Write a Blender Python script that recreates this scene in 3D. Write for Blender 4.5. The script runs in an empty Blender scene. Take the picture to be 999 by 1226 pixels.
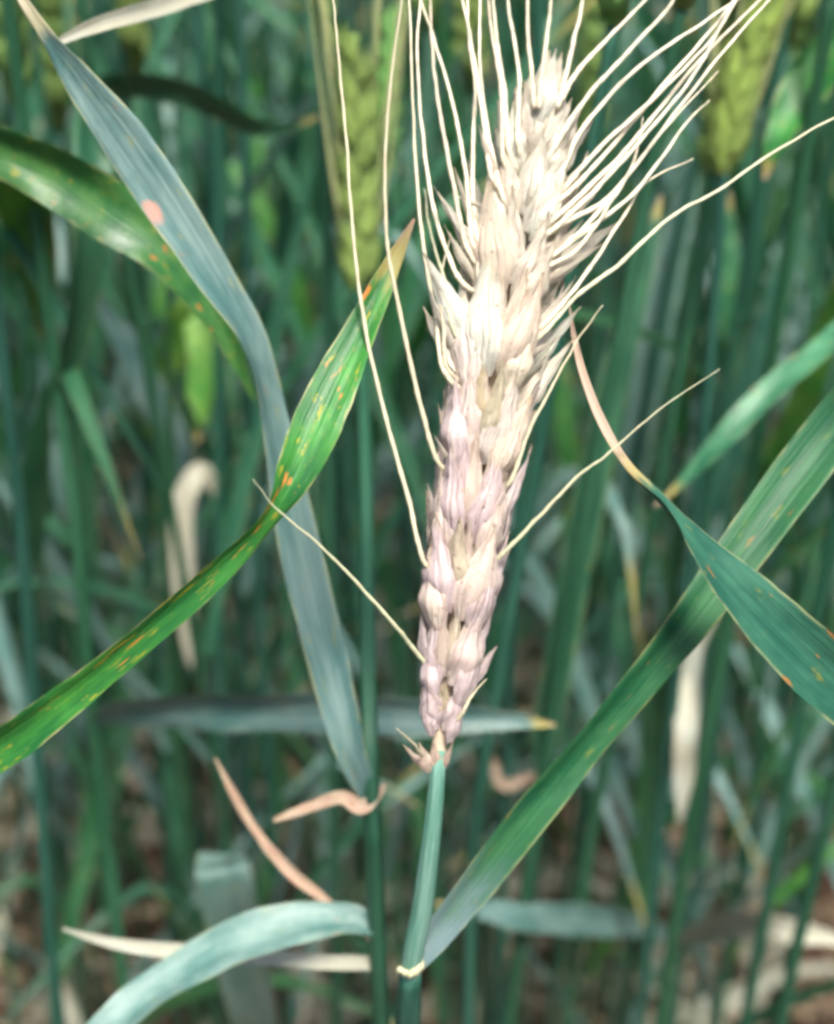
import bpy, math, random
import numpy as np
from mathutils import Vector, Matrix, noise

# ------------------------------------------------------------------ camera, sky, sun
scene = bpy.context.scene
coll = scene.collection
PITCH = math.radians(28.0)
CAM = Vector((0.0, 0.0, 0.85))
VF = math.radians(38.0)
FPX = 613.0 / math.tan(VF / 2)

cam = bpy.data.cameras.new("camera")
cam.sensor_fit = 'VERTICAL'
cam.sensor_height = 24.0
cam.lens = 12.0 / math.tan(VF / 2)
cam.clip_start = 0.01
cam.clip_end = 400.0
cam.dof.use_dof = True
cam.dof.focus_distance = 0.212
cam.dof.aperture_fstop = 9.0
cam_o = bpy.data.objects.new("camera", cam)
cam_o.location = CAM
cam_o.rotation_euler = (math.pi / 2 - PITCH, 0, 0)
coll.objects.link(cam_o)
scene.camera = cam_o

SUN_EL, SUN_AZ = math.radians(60), math.radians(166)     # azimuth clockwise from +Y
world = bpy.data.worlds.new("World")
scene.world = world
world.use_nodes = True
wn = world.node_tree
bg = wn.nodes.get("Background") or wn.nodes.new("ShaderNodeBackground")
sky = wn.nodes.new("ShaderNodeTexSky")
sky.sky_type = 'NISHITA'
sky.sun_disc = False
sky.sun_elevation = SUN_EL
sky.sun_rotation = SUN_AZ
sky.air_density = 1.0
sky.dust_density = 2.5
wn.links.new(sky.outputs[0], bg.inputs[0])
bg.inputs[1].default_value = 0.10
sun = bpy.data.lights.new("sun", 'SUN')
sun.energy = 4.2
sun.angle = math.radians(16)
sun.color = (1.0, 0.95, 0.86)
sun_o = bpy.data.objects.new("sun", sun)
sd = Vector((math.sin(SUN_AZ) * math.cos(SUN_EL), math.cos(SUN_AZ) * math.cos(SUN_EL), math.sin(SUN_EL)))
sun_o.rotation_euler = sd.to_track_quat('Z', 'Y').to_euler()
sun_o.location = (0, 0, 5)
coll.objects.link(sun_o)

scene.view_settings.view_transform = 'Standard'
scene.view_settings.look = 'None'
scene.view_settings.gamma = 1.0
scene.view_settings.exposure = 1.12
scene.cycles.filter_width = 3.2
scene.cycles.use_adaptive_sampling = True
scene.cycles.adaptive_threshold = 0.04
scene.cycles.adaptive_min_samples = 24
scene.cycles.debug_use_spatial_splits = True
scene.cycles.max_bounces = 6
scene.cycles.diffuse_bounces = 3
scene.cycles.glossy_bounces = 2
scene.cycles.transmission_bounces = 4
scene.cycles.transparent_max_bounces = 4

# ------------------------------------------------------------------ helpers
FWD = Vector((0, math.cos(PITCH), -math.sin(PITCH)))
UP = Vector((0, math.sin(PITCH), math.cos(PITCH)))
RIGHT = Vector((1, 0, 0))
Z0 = Vector((0, 0, 1))


def ray(x, y):
    return FWD + RIGHT * ((x - 499.5) / FPX) + UP * ((613 - y) / FPX)


def P(x, y, d):
    return CAM + ray(x, y) * d


def PY(x, y, Y):
    r = ray(x, y)
    return CAM + r * (Y / r.y)


def catmull(rows, n):
    rows = [np.array(r, float) for r in rows]
    ext = [2 * rows[0] - rows[1]] + rows + [2 * rows[-1] - rows[-2]]
    m = len(rows) - 1
    out = []
    for i in range(n + 1):
        t = i / n * m
        k = min(int(t), m - 1)
        f = t - k
        a, b, c, d = ext[k:k + 4]
        out.append(0.5 * (2 * b + (c - a) * f + (2 * a - 5 * b + 4 * c - d) * f * f + (3 * b - a - 3 * c + d) * f ** 3))
    return out


class Geo:
    def __init__(self):
        self.v, self.f, self.uv, self.m = [], [], [], []

    def add(self, v, f, uv, m=0):
        o = len(self.v)
        self.v += v
        self.uv += uv
        self.f += [tuple(i + o for i in q) for q in f]
        self.m += [m] * len(f)
        return self


def tangents(pts):
    n = len(pts)
    return [(pts[min(i + 1, n - 1)] - pts[max(i - 1, 0)]).normalized() for i in range(n)]


def ribbon(geo, pts, sides, widths, nac=6, fold=0.25, thick=0.0, wav=0.0, seed=0, m=0, m2=None):
    """a leaf blade: cross-section folded along the midrib, optional second surface below"""
    T = tangents(pts)
    v, uv = [], []
    n = len(pts)
    top = []
    for i, (p, s, w) in enumerate(zip(pts, sides, widths)):
        s = (s - T[i] * s.dot(T[i])).normalized()
        nr = s.cross(T[i]).normalized()
        row = []
        for j in range(nac + 1):
            u = -1 + 2 * j / nac
            h = fold * w * 0.5 * (abs(u) ** 1.4) + w * 0.02 * math.cos(u * 9)
            if wav:
                h += wav * w * u * abs(u) * noise.noise(Vector((i * 9.0 / n * 1.0 + seed * 7.3, u * 0.6 + seed, 1.7)))
            ww = w * (1 + (0.05 * noise.noise(Vector((i * 0.5, seed + (3 if u > 0 else 0), 0.2))) if wav else 0))
            row.append(p + s * (u * ww * 0.5) + nr * h)
            uv.append((j / nac, i / (n - 1)))
        top.append(row)
        v += row
    f = []
    for i in range(n - 1):
        for j in range(nac):
            a = i * (nac + 1) + j
            f.append((a, a + 1, a + nac + 2, a + nac + 1))
    geo.add(v, f, uv, m)
    if thick > 0:
        v2, uv2, f2 = [], [], []
        for i, row in enumerate(top):
            s = (sides[i] - T[i] * sides[i].dot(T[i])).normalized()
            nr = s.cross(T[i]).normalized()
            for j, q in enumerate(row):
                e = 0.06 if j in (0, nac) else 1.0
                mid = 1 + 1.6 * max(0, 1 - abs(j - nac / 2) / 1.2)
                v2.append(q - nr * thick * e * mid)
                uv2.append((j / nac, i / (n - 1)))
        for i in range(n - 1):
            for j in range(nac):
                a = i * (nac + 1) + j
                f2.append((a, a + nac + 1, a + nac + 2, a + 1))
        geo.add(v2, f2, uv2, m if m2 is None else m2)


def tube(geo, pts, radii, n=8, m=0):
    T = tangents(pts)
    ref = Vector((1, 0, 0)) if abs(T[0].x) < 0.8 else Vector((0, 1, 0))
    v, uv, f = [], [], []
    k = len(pts)
    for i, (p, r) in enumerate(zip(pts, radii)):
        a = (ref - T[i] * ref.dot(T[i])).normalized()
        b = T[i].cross(a)
        ref = a
        for j in range(n):
            t = 2 * math.pi * j / n
            v.append(p + (a * math.cos(t) + b * math.sin(t)) * r)
            uv.append((j / n, i / (k - 1)))
    for i in range(k - 1):
        for j in range(n):
            a0 = i * n + j
            a1 = i * n + (j + 1) % n
            f.append((a0, a1, a1 + n, a0 + n))
    f.append(tuple(range(n))[::-1])
    f.append(tuple((k - 1) * n + j for j in range(n)))
    geo.add(v, f, uv, m)


def mesh_of(name, geo, mats, smooth=True, off=None):
    me = bpy.data.meshes.new(name)
    vs = [tuple(q - off) for q in geo.v] if off is not None else [tuple(q) for q in geo.v]
    me.from_pydata(vs, [], geo.f)
    ul = me.uv_layers.new(name="UVMap")
    idx = np.empty(len(me.loops), np.int32)
    me.loops.foreach_get("vertex_index", idx)
    ul.data.foreach_set("uv", np.array(geo.uv, np.float32)[idx].ravel())
    for m in mats:
        me.materials.append(m)
    me.polygons.foreach_set("material_index", np.array(geo.m, np.int32))
    if smooth:
        me.polygons.foreach_set("use_smooth", np.ones(len(me.polygons), bool))
    me.update()
    return me


def link(name, data, parent=None):
    o = bpy.data.objects.new(name, data)
    coll.objects.link(o)
    if parent is not None:
        o.parent = parent
    return o


def tag(o, label, cat, group=None):
    o["label"] = label
    o["category"] = cat
    if group:
        o["group"] = group
    return o


# ------------------------------------------------------------------ materials
class N:
    def __init__(self, name):
        self.mat = bpy.data.materials.new(name)
        self.mat.use_nodes = True
        self.t = self.mat.node_tree
        self.t.nodes.clear()

    def n(self, typ, **kw):
        o = self.t.nodes.new(typ)
        for k, val in kw.items():
            setattr(o, k, val)
        return o

    def l(self, a, b):
        self.t.links.new(a, b)

    def put(self, sock, val):
        if hasattr(val, "is_linked") or hasattr(val, "links"):
            self.l(val, sock)
        else:
            sock.default_value = val

    def math(self, op, a, b=0.0, c=0.0, clamp=False):
        o = self.n("ShaderNodeMath", operation=op, use_clamp=clamp)
        self.put(o.inputs[0], a)
        self.put(o.inputs[1], b)
        self.put(o.inputs[2], c)
        return o.outputs[0]

    def mix(self, f, a, b, blend='MIX'):
        o = self.n("ShaderNodeMix", data_type='RGBA', blend_type=blend)
        self.put(o.inputs[0], f)
        self.put(o.inputs[6], a)
        self.put(o.inputs[7], b)
        return o.outputs[2]

    def ramp(self, f, a, b):
        o = self.n("ShaderNodeMapRange", interpolation_type='SMOOTHSTEP')
        self.put(o.inputs[0], f)
        o.inputs[1].default_value = a
        o.inputs[2].default_value = b
        return o.outputs[0]

    def noise(self, vec, scale, detail=3.0, rough=0.55, w=None):
        o = self.n("ShaderNodeTexNoise")
        if w is not None:
            c = self.n("ShaderNodeCombineXYZ")
            self.put(c.inputs[2], w)
            ad = self.n("ShaderNodeVectorMath", operation='ADD')
            self.l(vec, ad.inputs[0])
            self.l(c.outputs[0], ad.inputs[1])
            vec = ad.outputs[0]
        self.l(vec, o.inputs["Vector"])
        o.inputs["Scale"].default_value = scale
        o.inputs["Detail"].default_value = detail
        o.inputs["Roughness"].default_value = rough
        return o.outputs[0]

    def bump(self, h, strength, dist):
        o = self.n("ShaderNodeBump")
        o.inputs["Strength"].default_value = strength
        o.inputs["Distance"].default_value = dist
        self.l(h, o.inputs["Height"])
        return o.outputs[0]

    def surf(self, col, rough, bump=None, trans=0.0, transcol=None, spec=0.5, sheen=0.0):
        p = self.n("ShaderNodeBsdfPrincipled")
        self.put(p.inputs["Base Color"], col)
        self.put(p.inputs["Roughness"], rough)
        p.inputs["Specular IOR Level"].default_value = spec
        p.inputs["Sheen Weight"].default_value = sheen
        if bump is not None:
            self.l(bump, p.inputs["Normal"])
        out = self.n("ShaderNodeOutputMaterial")
        if trans > 0:
            t = self.n("ShaderNodeBsdfTranslucent")
            self.put(t.inputs[0], transcol if transcol is not None else col)
            mx = self.n("ShaderNodeMixShader")
            mx.inputs[0].default_value = trans
            self.l(p.outputs[0], mx.inputs[1])
            self.l(t.outputs[0], mx.inputs[2])
            self.l(mx.outputs[0], out.inputs[0])
        else:
            self.l(p.outputs[0], out.inputs[0])
        return self.mat


def C(r, g, b):
    return (r, g, b, 1.0)


def leaf_mat(name, ca, cb, spots=0.5, edge=0.5, tipdry=0.82, rough=0.42, trans=0.3, use_obj=True,
             tip1=C(0.34, 0.30, 0.10), tip2=C(0.50, 0.34, 0.24), wax=0.0, st=0.0, lesion=None, spotcol=C(0.34, 0.30, 0.03), rust=C(0.40, 0.15, 0.03), spec=0.5):
    m = N(name)
    uv = m.n("ShaderNodeUVMap").outputs[0]
    sep = m.n("ShaderNodeSeparateXYZ")
    m.l(uv, sep.inputs[0])
    u, v = sep.outputs[0], sep.outputs[1]
    oi = m.n("ShaderNodeObjectInfo")
    rnd = oi.outputs["Random"]
    if use_obj:
        w = m.math('MULTIPLY', rnd, 37.0)
    else:
        at = m.n("ShaderNodeAttribute", attribute_name="rnd")
        rnd = at.outputs["Fac"]
        w = m.math('MULTIPLY', rnd, 37.0)
    mp = m.n("ShaderNodeMapping")
    m.l(uv, mp.inputs[0])
    mp.inputs["Scale"].default_value = (1.6, 10.0, 1)
    big = m.noise(mp.outputs[0], 1.0, 3, 0.65, w)
    base = m.mix(m.ramp(big, 0.3, 0.7), ca, cb)
    hs = m.n("ShaderNodeHueSaturation")
    m.put(hs.inputs["Hue"], m.math('MULTIPLY_ADD', rnd, 0.05, 0.475))
    m.put(hs.inputs["Value"], m.math('MULTIPLY_ADD', m.math('FRACT', m.math('MULTIPLY', rnd, 7.31)), 0.5, 0.78))
    m.l(base, hs.inputs["Color"])
    base = hs.outputs[0]
    if wax:
        base = m.mix(m.ramp(m.math('ADD', v, m.math('MULTIPLY', big, .2)), wax + .2, wax), base, C(0.17, 0.25, 0.26))
    # parallel veins with uneven spacing and strength
    mv = m.n("ShaderNodeMapping")
    m.l(uv, mv.inputs[0])
    mv.inputs["Scale"].default_value = (22.0, 0.6, 1)
    vein = m.noise(mv.outputs[0], 1.0, 2, 0.5, w)
    base = m.mix(m.math('MULTIPLY', m.ramp(vein, 0.45, 0.75), 0.7), base, m.mix(1.0, base, C(1.5, 1.4, 1.4), 'MULTIPLY'))
    # midrib
    mid = m.ramp(m.math('ABSOLUTE', m.math('SUBTRACT', u, 0.5)), 0.06, 0.0)
    base = m.mix(m.math('MULTIPLY', mid, 0.3), base, m.mix(1.0, base, C(1.8, 1.6, 1.5), 'MULTIPLY'))
    # pale margin
    ed = m.ramp(m.math('ABSOLUTE', m.math('SUBTRACT', u, 0.5)), 0.435, 0.5)
    ed = m.math('MULTIPLY', ed, m.ramp(m.noise(mp.outputs[0], 2.3, 2, 0.6, m.math('ADD', w, 3.0)), 0.38, 0.62))
    base = m.mix(m.math('MULTIPLY', ed, edge), base, C(0.46, 0.44, 0.20))
    # chlorotic streaks and rust pustules, longer along the blade than across
    ms = m.n("ShaderNodeMapping")
    m.l(uv, ms.inputs[0])
    ms.inputs["Scale"].default_value = (6.0, 30.0, 1)
    sp = m.noise(ms.outputs[0], 1.0, 3, 0.6, w)
    base = m.mix(m.math('MULTIPLY', m.ramp(sp, 0.62 - st, 0.74 - st), spots), base, spotcol)
    ms2 = m.n("ShaderNodeMapping")
    m.l(uv, ms2.inputs[0])
    ms2.inputs["Scale"].default_value = (4.0, 17.0, 1)
    sp2 = m.noise(ms2.outputs[0], 1.3, 2, 0.5, m.math('ADD', w, 11.0))
    base = m.mix(m.math('MULTIPLY', m.ramp(sp2, 0.69 - st, 0.75 - st), min(1, spots * 1.5)), base, rust)
    if lesion:
        lu, lv, ru, rv, lc = lesion
        du = m.math('DIVIDE', m.math('SUBTRACT', u, lu), ru)
        dv = m.math('DIVIDE', m.math('SUBTRACT', v, lv), rv)
        dd = m.math('ADD', m.math('MULTIPLY', du, du), m.math('MULTIPLY', dv, dv))
        dd = m.math('ADD', dd, m.math('MULTIPLY', m.math('SUBTRACT', sp, 0.5), 3.5))
        base = m.mix(m.math('MULTIPLY', m.ramp(dd, 1.3, 0.0), .85), base, lc)
    # withered tip with an uneven front
    vv = m.math('ADD', v, m.math('MULTIPLY', m.math('SUBTRACT', big, 0.5), 0.14))
    base = m.mix(m.ramp(vv, tipdry, tipdry + 0.05), base, tip1)
    base = m.mix(m.ramp(vv, tipdry + 0.06, tipdry + 0.12), base, tip2)
    bmp = m.bump(m.math('ADD', vein, m.math('MULTIPLY', big, 1.5)), 0.45, 0.0005)
    rg = m.math('MULTIPLY_ADD', big, 0.22, rough - 0.11)
    hs2 = m.n("ShaderNodeHueSaturation")
    hs2.inputs["Hue"].default_value = 0.485
    hs2.inputs["Saturation"].default_value = 1.15
    hs2.inputs["Value"].default_value = 1.25
    m.l(base, hs2.inputs["Color"])
    return m.surf(base, rg, bmp, trans, hs2.outputs[0], spec)


def stem_mat(name, ca, cb, use_obj=True):
    m = N(name)
    uv = m.n("ShaderNodeUVMap").outputs[0]
    if use_obj:
        rnd = m.n("ShaderNodeObjectInfo").outputs["Random"]
    else:
        rnd = m.n("ShaderNodeAttribute", attribute_name="rnd").outputs["Fac"]
    mp = m.n("ShaderNodeMapping")
    m.l(uv, mp.inputs[0])
    mp.inputs["Scale"].default_value = (8.0, 7.0, 1)
    a = m.noise(mp.outputs[0], 1.0, 4, 0.6, m.math('MULTIPLY', rnd, 23.0))
    base = m.mix(m.ramp(a, 0.35, 0.7), ca, cb)
    hs = m.n("ShaderNodeHueSaturation")
    m.put(hs.inputs["Hue"], m.math('MULTIPLY_ADD', rnd, 0.06, 0.47))
    m.put(hs.inputs["Value"], m.math('MULTIPLY_ADD', m.math('FRACT', m.math('MULTIPLY', rnd, 5.7)), 0.6, 0.7))
    m.l(base, hs.inputs["Color"])
    mv = m.n("ShaderNodeMapping")
    m.l(uv, mv.inputs[0])
    mv.inputs["Scale"].default_value = (26.0, 1.0, 1)
    vein = m.noise(mv.outputs[0], 1.0, 2, 0.5)
    col = m.mix(m.math('MULTIPLY', m.ramp(vein, 0.45, 0.7), 0.5), hs.outputs[0], m.mix(1.0, hs.outputs[0], C(1.9, 1.6, 1.6), 'MULTIPLY'))
    return m.surf(col, 0.5, m.bump(vein, 0.8, 0.0006), spec=0.35)


def dry_mat(name, ca, cb, cc, use_obj=True):
    m = N(name)
    uv = m.n("ShaderNodeUVMap").outputs[0]
    if use_obj:
        rnd = m.n("ShaderNodeObjectInfo").outputs["Random"]
    else:
        rnd = m.n("ShaderNodeAttribute", attribute_name="rnd").outputs["Fac"]
    w = m.math('MULTIPLY', rnd, 23.0)
    mp = m.n("ShaderNodeMapping")
    m.l(uv, mp.inputs[0])
    mp.inputs["Scale"].default_value = (2.0, 7.0, 1)
    a = m.noise(mp.outputs[0], 1.0, 4, 0.6, w)
    base = m.mix(m.ramp(a, 0.32, 0.6), ca, cb)
    base = m.mix(m.ramp(a, 0.58, 0.75), base, cc)
    base = m.mix(m.math('MULTIPLY', m.math('FRACT', m.math('MULTIPLY', rnd, 9.1)), 0.45), base, cc)
    mv = m.n("ShaderNodeMapping")
    m.l(uv, mv.inputs[0])
    mv.inputs["Scale"].default_value = (18.0, 1.2, 1)
    vein = m.noise(mv.outputs[0], 1.0, 3, 0.5, w)
    base = m.mix(m.math('MULTIPLY', m.ramp(vein, 0.5, 0.75), 0.3), base, C(0.28, 0.2, 0.13))
    return m.surf(base, 0.6, m.bump(vein, 0.6, 0.0006), 0.25)


def far_mat(name, ca, cb, rough, trans):
    m = N(name)
    rnd = m.n("ShaderNodeAttribute", attribute_name="rnd").outputs["Fac"]
    g = m.n("ShaderNodeNewGeometry").outputs["Position"]
    a = m.noise(g, 9.0, 1)
    base = m.mix(m.math('ADD', m.math('MULTIPLY', rnd, .6), m.math('MULTIPLY', a, .5), clamp=True), ca, cb)
    hs = m.n("ShaderNodeHueSaturation")
    m.put(hs.inputs["Hue"], m.math('MULTIPLY_ADD', m.math('FRACT', m.math('MULTIPLY', rnd, 7.3)), 0.07, 0.455))
    m.l(base, hs.inputs["Color"])
    return m.surf(hs.outputs[0], rough, None, trans)


def husk_mat(name, blot=C(0.50, 0.34, 0.28), light=C(0.82, 0.74, 0.58), nerve=C(0.48, 0.35, 0.27), tipc=C(0.72, 0.60, 0.40)):
    m = N(name)
    uv = m.n("ShaderNodeUVMap").outputs[0]
    oi = m.n("ShaderNodeObjectInfo")
    rnd = oi.outputs["Random"]
    w = m.math('MULTIPLY', rnd, 41.0)
    sep = m.n("ShaderNodeSeparateXYZ")
    m.l(uv, sep.inputs[0])
    u, v = sep.outputs[0], sep.outputs[1]
    base = oi.outputs["Color"]
    mp = m.n("ShaderNodeMapping")
    m.l(uv, mp.inputs[0])
    mp.inputs["Scale"].default_value = (2.2, 2.6, 1)
    a = m.noise(mp.outputs[0], 1.0, 4, 0.62, w)
    base = m.mix(m.math('MULTIPLY', m.ramp(a, 0.48, 0.72), 0.4), base, blot)
    base = m.mix(m.math('MULTIPLY', m.ramp(a, 0.46, 0.28), 0.6), base, light)
    # nerves
    mv = m.n("ShaderNodeMapping")
    m.l(uv, mv.inputs[0])
    mv.inputs["Scale"].default_value = (13.0, 0.7, 1)
    vein = m.noise(mv.outputs[0], 1.0, 2, 0.5, w)
    base = m.mix(m.math('MULTIPLY', m.ramp(vein, 0.5, 0.72), 0.36), base, nerve)
    # specks of mould
    ms = m.n("ShaderNodeMapping")
    m.l(uv, ms.inputs[0])
    ms.inputs["Scale"].default_value = (9.0, 14.0, 1)
    sp = m.noise(ms.outputs[0], 1.0, 2, 0.5, m.math('ADD', w, 5.0))
    base = m.mix(m.math('MULTIPLY', m.ramp(sp, 0.66, 0.74), 0.75), base, C(0.24, 0.14, 0.09))
    # straw coloured papery tip
    base = m.mix(m.math('MULTIPLY', m.ramp(v, 0.8, 1.0), 0.6), base, tipc)
    h = m.math('ADD', vein, m.math('MULTIPLY', a, 0.6))
    return m.surf(base, 0.6, m.bump(h, 0.9, 0.0009), 0.36, sheen=0.1)


def tint_mat(name, rough=0.5, trans=0.15):
    m = N(name)
    oi = m.n("ShaderNodeObjectInfo")
    uv = m.n("ShaderNodeUVMap").outputs[0]
    mp = m.n("ShaderNodeMapping")
    m.l(uv, mp.inputs[0])
    mp.inputs["Scale"].default_value = (1.0, 40.0, 1)
    a = m.noise(mp.outputs[0], 1.0, 3, 0.6, m.math('MULTIPLY', oi.outputs["Random"], 31.0))
    base = m.mix(m.math('MULTIPLY', m.ramp(a, 0.45, 0.75), 0.45), oi.outputs["Color"], C(0.50, 0.36, 0.26))
    return m.surf(base, rough, m.bump(a, 0.7, 0.0003), trans)


M_GLAUC = leaf_mat("leaf_glaucous", C(0.075, 0.175, 0.155), C(0.17, 0.275, 0.25), 0.25, 0.35, 0.9, 0.42, 0.25)
M_LONG = leaf_mat("leaf_long_glaucous", C(0.07, 0.165, 0.15), C(0.18, 0.29, 0.265), 0.35, 0.7, 0.80, 0.42, 0.25, lesion=(0.12, 0.575, 0.20, 0.014, C(0.50, 0.24, 0.18)), tip1=C(0.56, 0.52, 0.33), tip2=C(0.66, 0.56, 0.42))
M_GREEN = leaf_mat("leaf_fresh_green", C(0.018, 0.14, 0.03), C(0.05, 0.24, 0.04), 0.8, 0.85, 0.88, 0.42, 0.4)
M_DEEP = leaf_mat("leaf_deep_green", C(0.022, 0.10, 0.06), C(0.045, 0.155, 0.085), 0.3, 0.4, 0.9, 0.40, 0.3)
M_FLAG = leaf_mat("leaf_flag", C(0.012, 0.095, 0.035), C(0.04, 0.16, 0.055), 0.35, 0.5, 0.95, 0.45, 0.3, wax=0.16, spec=0.3)
M_RUST = leaf_mat("leaf_rust_spotted", C(0.014, 0.12, 0.03), C(0.055, 0.25, 0.04), 1.0, 1.0, 0.88, 0.42, 0.4, st=0.03, spotcol=C(0.42, 0.40, 0.04), rust=C(0.62, 0.26, 0.05))
M_CURL = leaf_mat("leaf_deep_green_dry_tip", C(0.015, 0.08, 0.045), C(0.035, 0.13, 0.07), 0.45, 0.5, 0.60, 0.45, 0.3, tip1=C(0.40, 0.34, 0.15), tip2=C(0.56, 0.42, 0.32), spec=0.3)
M_SPOT = leaf_mat("leaf_dark_spotted", C(0.014, 0.085, 0.035), C(0.045, 0.17, 0.035), 0.8, 0.5, 1.2, 0.38, 0.3)
M_YELG = leaf_mat("leaf_yellow_green", C(0.06, 0.19, 0.03), C(0.15, 0.27, 0.05), 0.6, 0.5, 0.9, 0.45, 0.4)
M_CROP = leaf_mat("leaf_crop", C(0.014, 0.095, 0.042), C(0.06, 0.19, 0.09), 0.45, 0.3, 0.86, 0.36, 0.3)
M_CROPF = far_mat("leaf_crop_far", C(0.016, 0.095, 0.045), C(0.06, 0.175, 0.085), 0.40, 0.32)
M_STEM = stem_mat("stem_green", C(0.009, 0.055, 0.03), C(0.028, 0.10, 0.06))
M_STEMF = far_mat("stem_green_far", C(0.012, 0.07, 0.035), C(0.04, 0.13, 0.075), 0.5, 0.0)
M_WAXY = stem_mat("stem_waxy", C(0.07, 0.19, 0.14), C(0.14, 0.27, 0.22))
M_DRY = dry_mat("leaf_withered", C(0.52, 0.44, 0.30), C(0.48, 0.36, 0.24), C(0.42, 0.24, 0.17))
M_DRYF = dry_mat("leaf_withered_far", C(0.52, 0.44, 0.30), C(0.48, 0.36, 0.24), C(0.40, 0.24, 0.16), False)
M_PALE = dry_mat("leaf_bleached", C(0.50, 0.52, 0.44), C(0.46, 0.46, 0.36), C(0.40, 0.36, 0.26))
M_PINK = dry_mat("leaf_rusty_pink", C(0.60, 0.52, 0.38), C(0.52, 0.36, 0.26), C(0.36, 0.18, 0.11))
M_HUSK = husk_mat("husk")
M_HUSKG = husk_mat("husk_green", C(.13, .27, .05), C(.38, .50, .14), C(.18, .30, .07), C(.48, .52, .18))
M_AWN = tint_mat("awn")
M_EARG = stem_mat("ear_green", C(0.10, 0.21, 0.05), C(0.20, 0.30, 0.09))
M_EARGF = far_mat("ear_green_far", C(0.10, 0.21, 0.05), C(0.20, 0.30, 0.09), 0.5, 0.0)


def soil_mat():
    m = N("soil")
    g = m.n("ShaderNodeNewGeometry").outputs["Position"]
    a = m.noise(g, 14, 8, 0.65)
    b = m.noise(g, 70, 6, 0.7)
    c = m.mix(m.ramp(a, 0.3, 0.7), C(0.09, 0.042, 0.03), C(0.21, 0.105, 0.075))
    c = m.mix(m.math('MULTIPLY', m.ramp(b, 0.5, 0.8), 0.6), c, C(0.32, 0.20, 0.15))
    return m.surf(c, 0.95, m.bump(m.math('ADD', a, b), 1.0, 0.015), spec=0.2)


# ------------------------------------------------------------------ ground
R = random.Random(7)


def ground():
    n = 180
    ax = [60 * math.copysign(abs(t) ** 3.2, t) for t in np.linspace(-1, 1, n + 1)]
    v, f, uv = [], [], []
    for y in ax:
        for x in ax:
            yy = y + 0.8
            q = Vector((x, yy, 0))
            h = 0.014 * noise.noise(q * 9) + 0.010 * noise.noise(q * 25) + 0.012 * math.sin(x * 42)
            v.append(Vector((x, yy, h - 0.02)))
            uv.append((x, yy))
    for i in range(n):
        for j in range(n):
            a = i * (n + 1) + j
            f.append((a, a + 1, a + n + 2, a + n + 1))
    g = Geo().add(v, f, uv)
    o = link("ground", mesh_of("ground", g, [soil_mat()]))
    o["kind"] = "structure"


ground()


# ------------------------------------------------------------------ field crop plants
def arch_leaf(geo, z0, az, length, width, th0, th1, p=1.5, twist=0.0, roll=0.0, seg=12, nac=4, m=0, r0=0.0018, fold=0.3, seed=0, kink=None):
    pts, sides, ws = [], [], []
    q = Vector((math.cos(az) * r0, math.sin(az) * r0, z0))
    azz = az
    ds = length / seg
    for i in range(seg + 1):
        s = i / seg
        th = th0 + (th1 - th0) * s ** p
        if kink and s > kink[0]:
            th += kink[1] * min(1, (s - kink[0]) * 8)
        azz = az + roll * s
        d = Vector((math.cos(azz) * math.sin(th), math.sin(azz) * math.sin(th), math.cos(th)))
        side = Vector((-math.sin(azz), math.cos(azz), 0))
        side = Matrix.Rotation(twist * s, 3, d) @ side
        pts.append(q.copy())
        sides.append(side)
        w = width * (0.55 + 0.45 * min(1, s * 4)) * max(0.03, (1 - max(0, s - 0.35) / 0.65) ** 0.75 if s > 0.35 else 1)
        ws.append(w)
        q = q + d * ds
    ribbon(geo, pts, sides, ws, nac, fold, 0, 0.25, seed, m)


def stem_geo(geo, h, lean, rb, rt, nodes, seg=14, nside=7, m=0):
    zs = sorted(set([h * i / seg for i in range(seg + 1)] + [z + d for z in nodes for d in (-0.006, 0.0, 0.006)]))
    pts, rr = [], []
    for z in zs:
        t = z / h
        pts.append(Vector((lean[0] * t * t, lean[1] * t * t, z - 0.03 if z == 0 else z)))
        r = rb + (rt - rb) * t
        if any(abs(z - k) < 1e-6 for k in nodes):
            r *= 1.35
        rr.append(r)
    tube(geo, pts, rr, nside, m)


def simple_ear(geo, base, dirv, L, W, m=0, tiers=9, seed=0):
    """a green ear as overlapping pointed husks on two sides"""
    rr = random.Random(seed)
    dirv = dirv.normalized()
    a = dirv.orthogonal().normalized()
    b = dirv.cross(a)
    tube(geo, [base, base + dirv * L * 0.5, base + dirv * L * 0.95], [W * 0.22, W * 0.3, W * 0.1], 6, m)
    for k in range(tiers * 2):
        t = (k + 0.4) / (tiers * 2)
        s = 1 if k % 2 else -1
        for off in (-0.55, 0.0, 0.55):
            out = (a * s * math.cos(off) + b * math.sin(off)).normalized()
            q = base + dirv * L * t * 0.9 + out * W * 0.16
            d = (dirv + out * 0.32 + b * rr.uniform(-.05, .05)).normalized()
            l = W * 1.15 * (1 - 0.3 * t)
            w = W * 0.36 * (1 - 0.35 * t)
            tube(geo, [q, q + d * l * 0.35, q + d * l * 0.7, q + d * l], [w * 0.35, w * 0.55, w * 0.42, w * 0.04], 5, m)


def ear_awns(geo, base, dirv, L, m=0, n=16, seed=0, ns=4, r=0.0003):
    rr = random.Random(seed)
    dirv = dirv.normalized()
    a = dirv.orthogonal().normalized()
    b = dirv.cross(a)
    for k in range(n):
        t = (k + 0.5) / n
        an = rr.uniform(0, 6.28)
        out = a * math.cos(an) + b * math.sin(an)
        q = base + dirv * L * (0.1 + 0.85 * t) + out * 0.003
        pts = [q]
        d = (dirv + out * rr.uniform(.12, .32)).normalized()
        for i in range(4):
            q = q + d * rr.uniform(0.013, 0.018)
            d = (d + dirv * 0.06).normalized()
            pts.append(q)
        tube(geo, pts, [r, r * .9, r * .75, r * .5, r * .15], ns, m)


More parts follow.
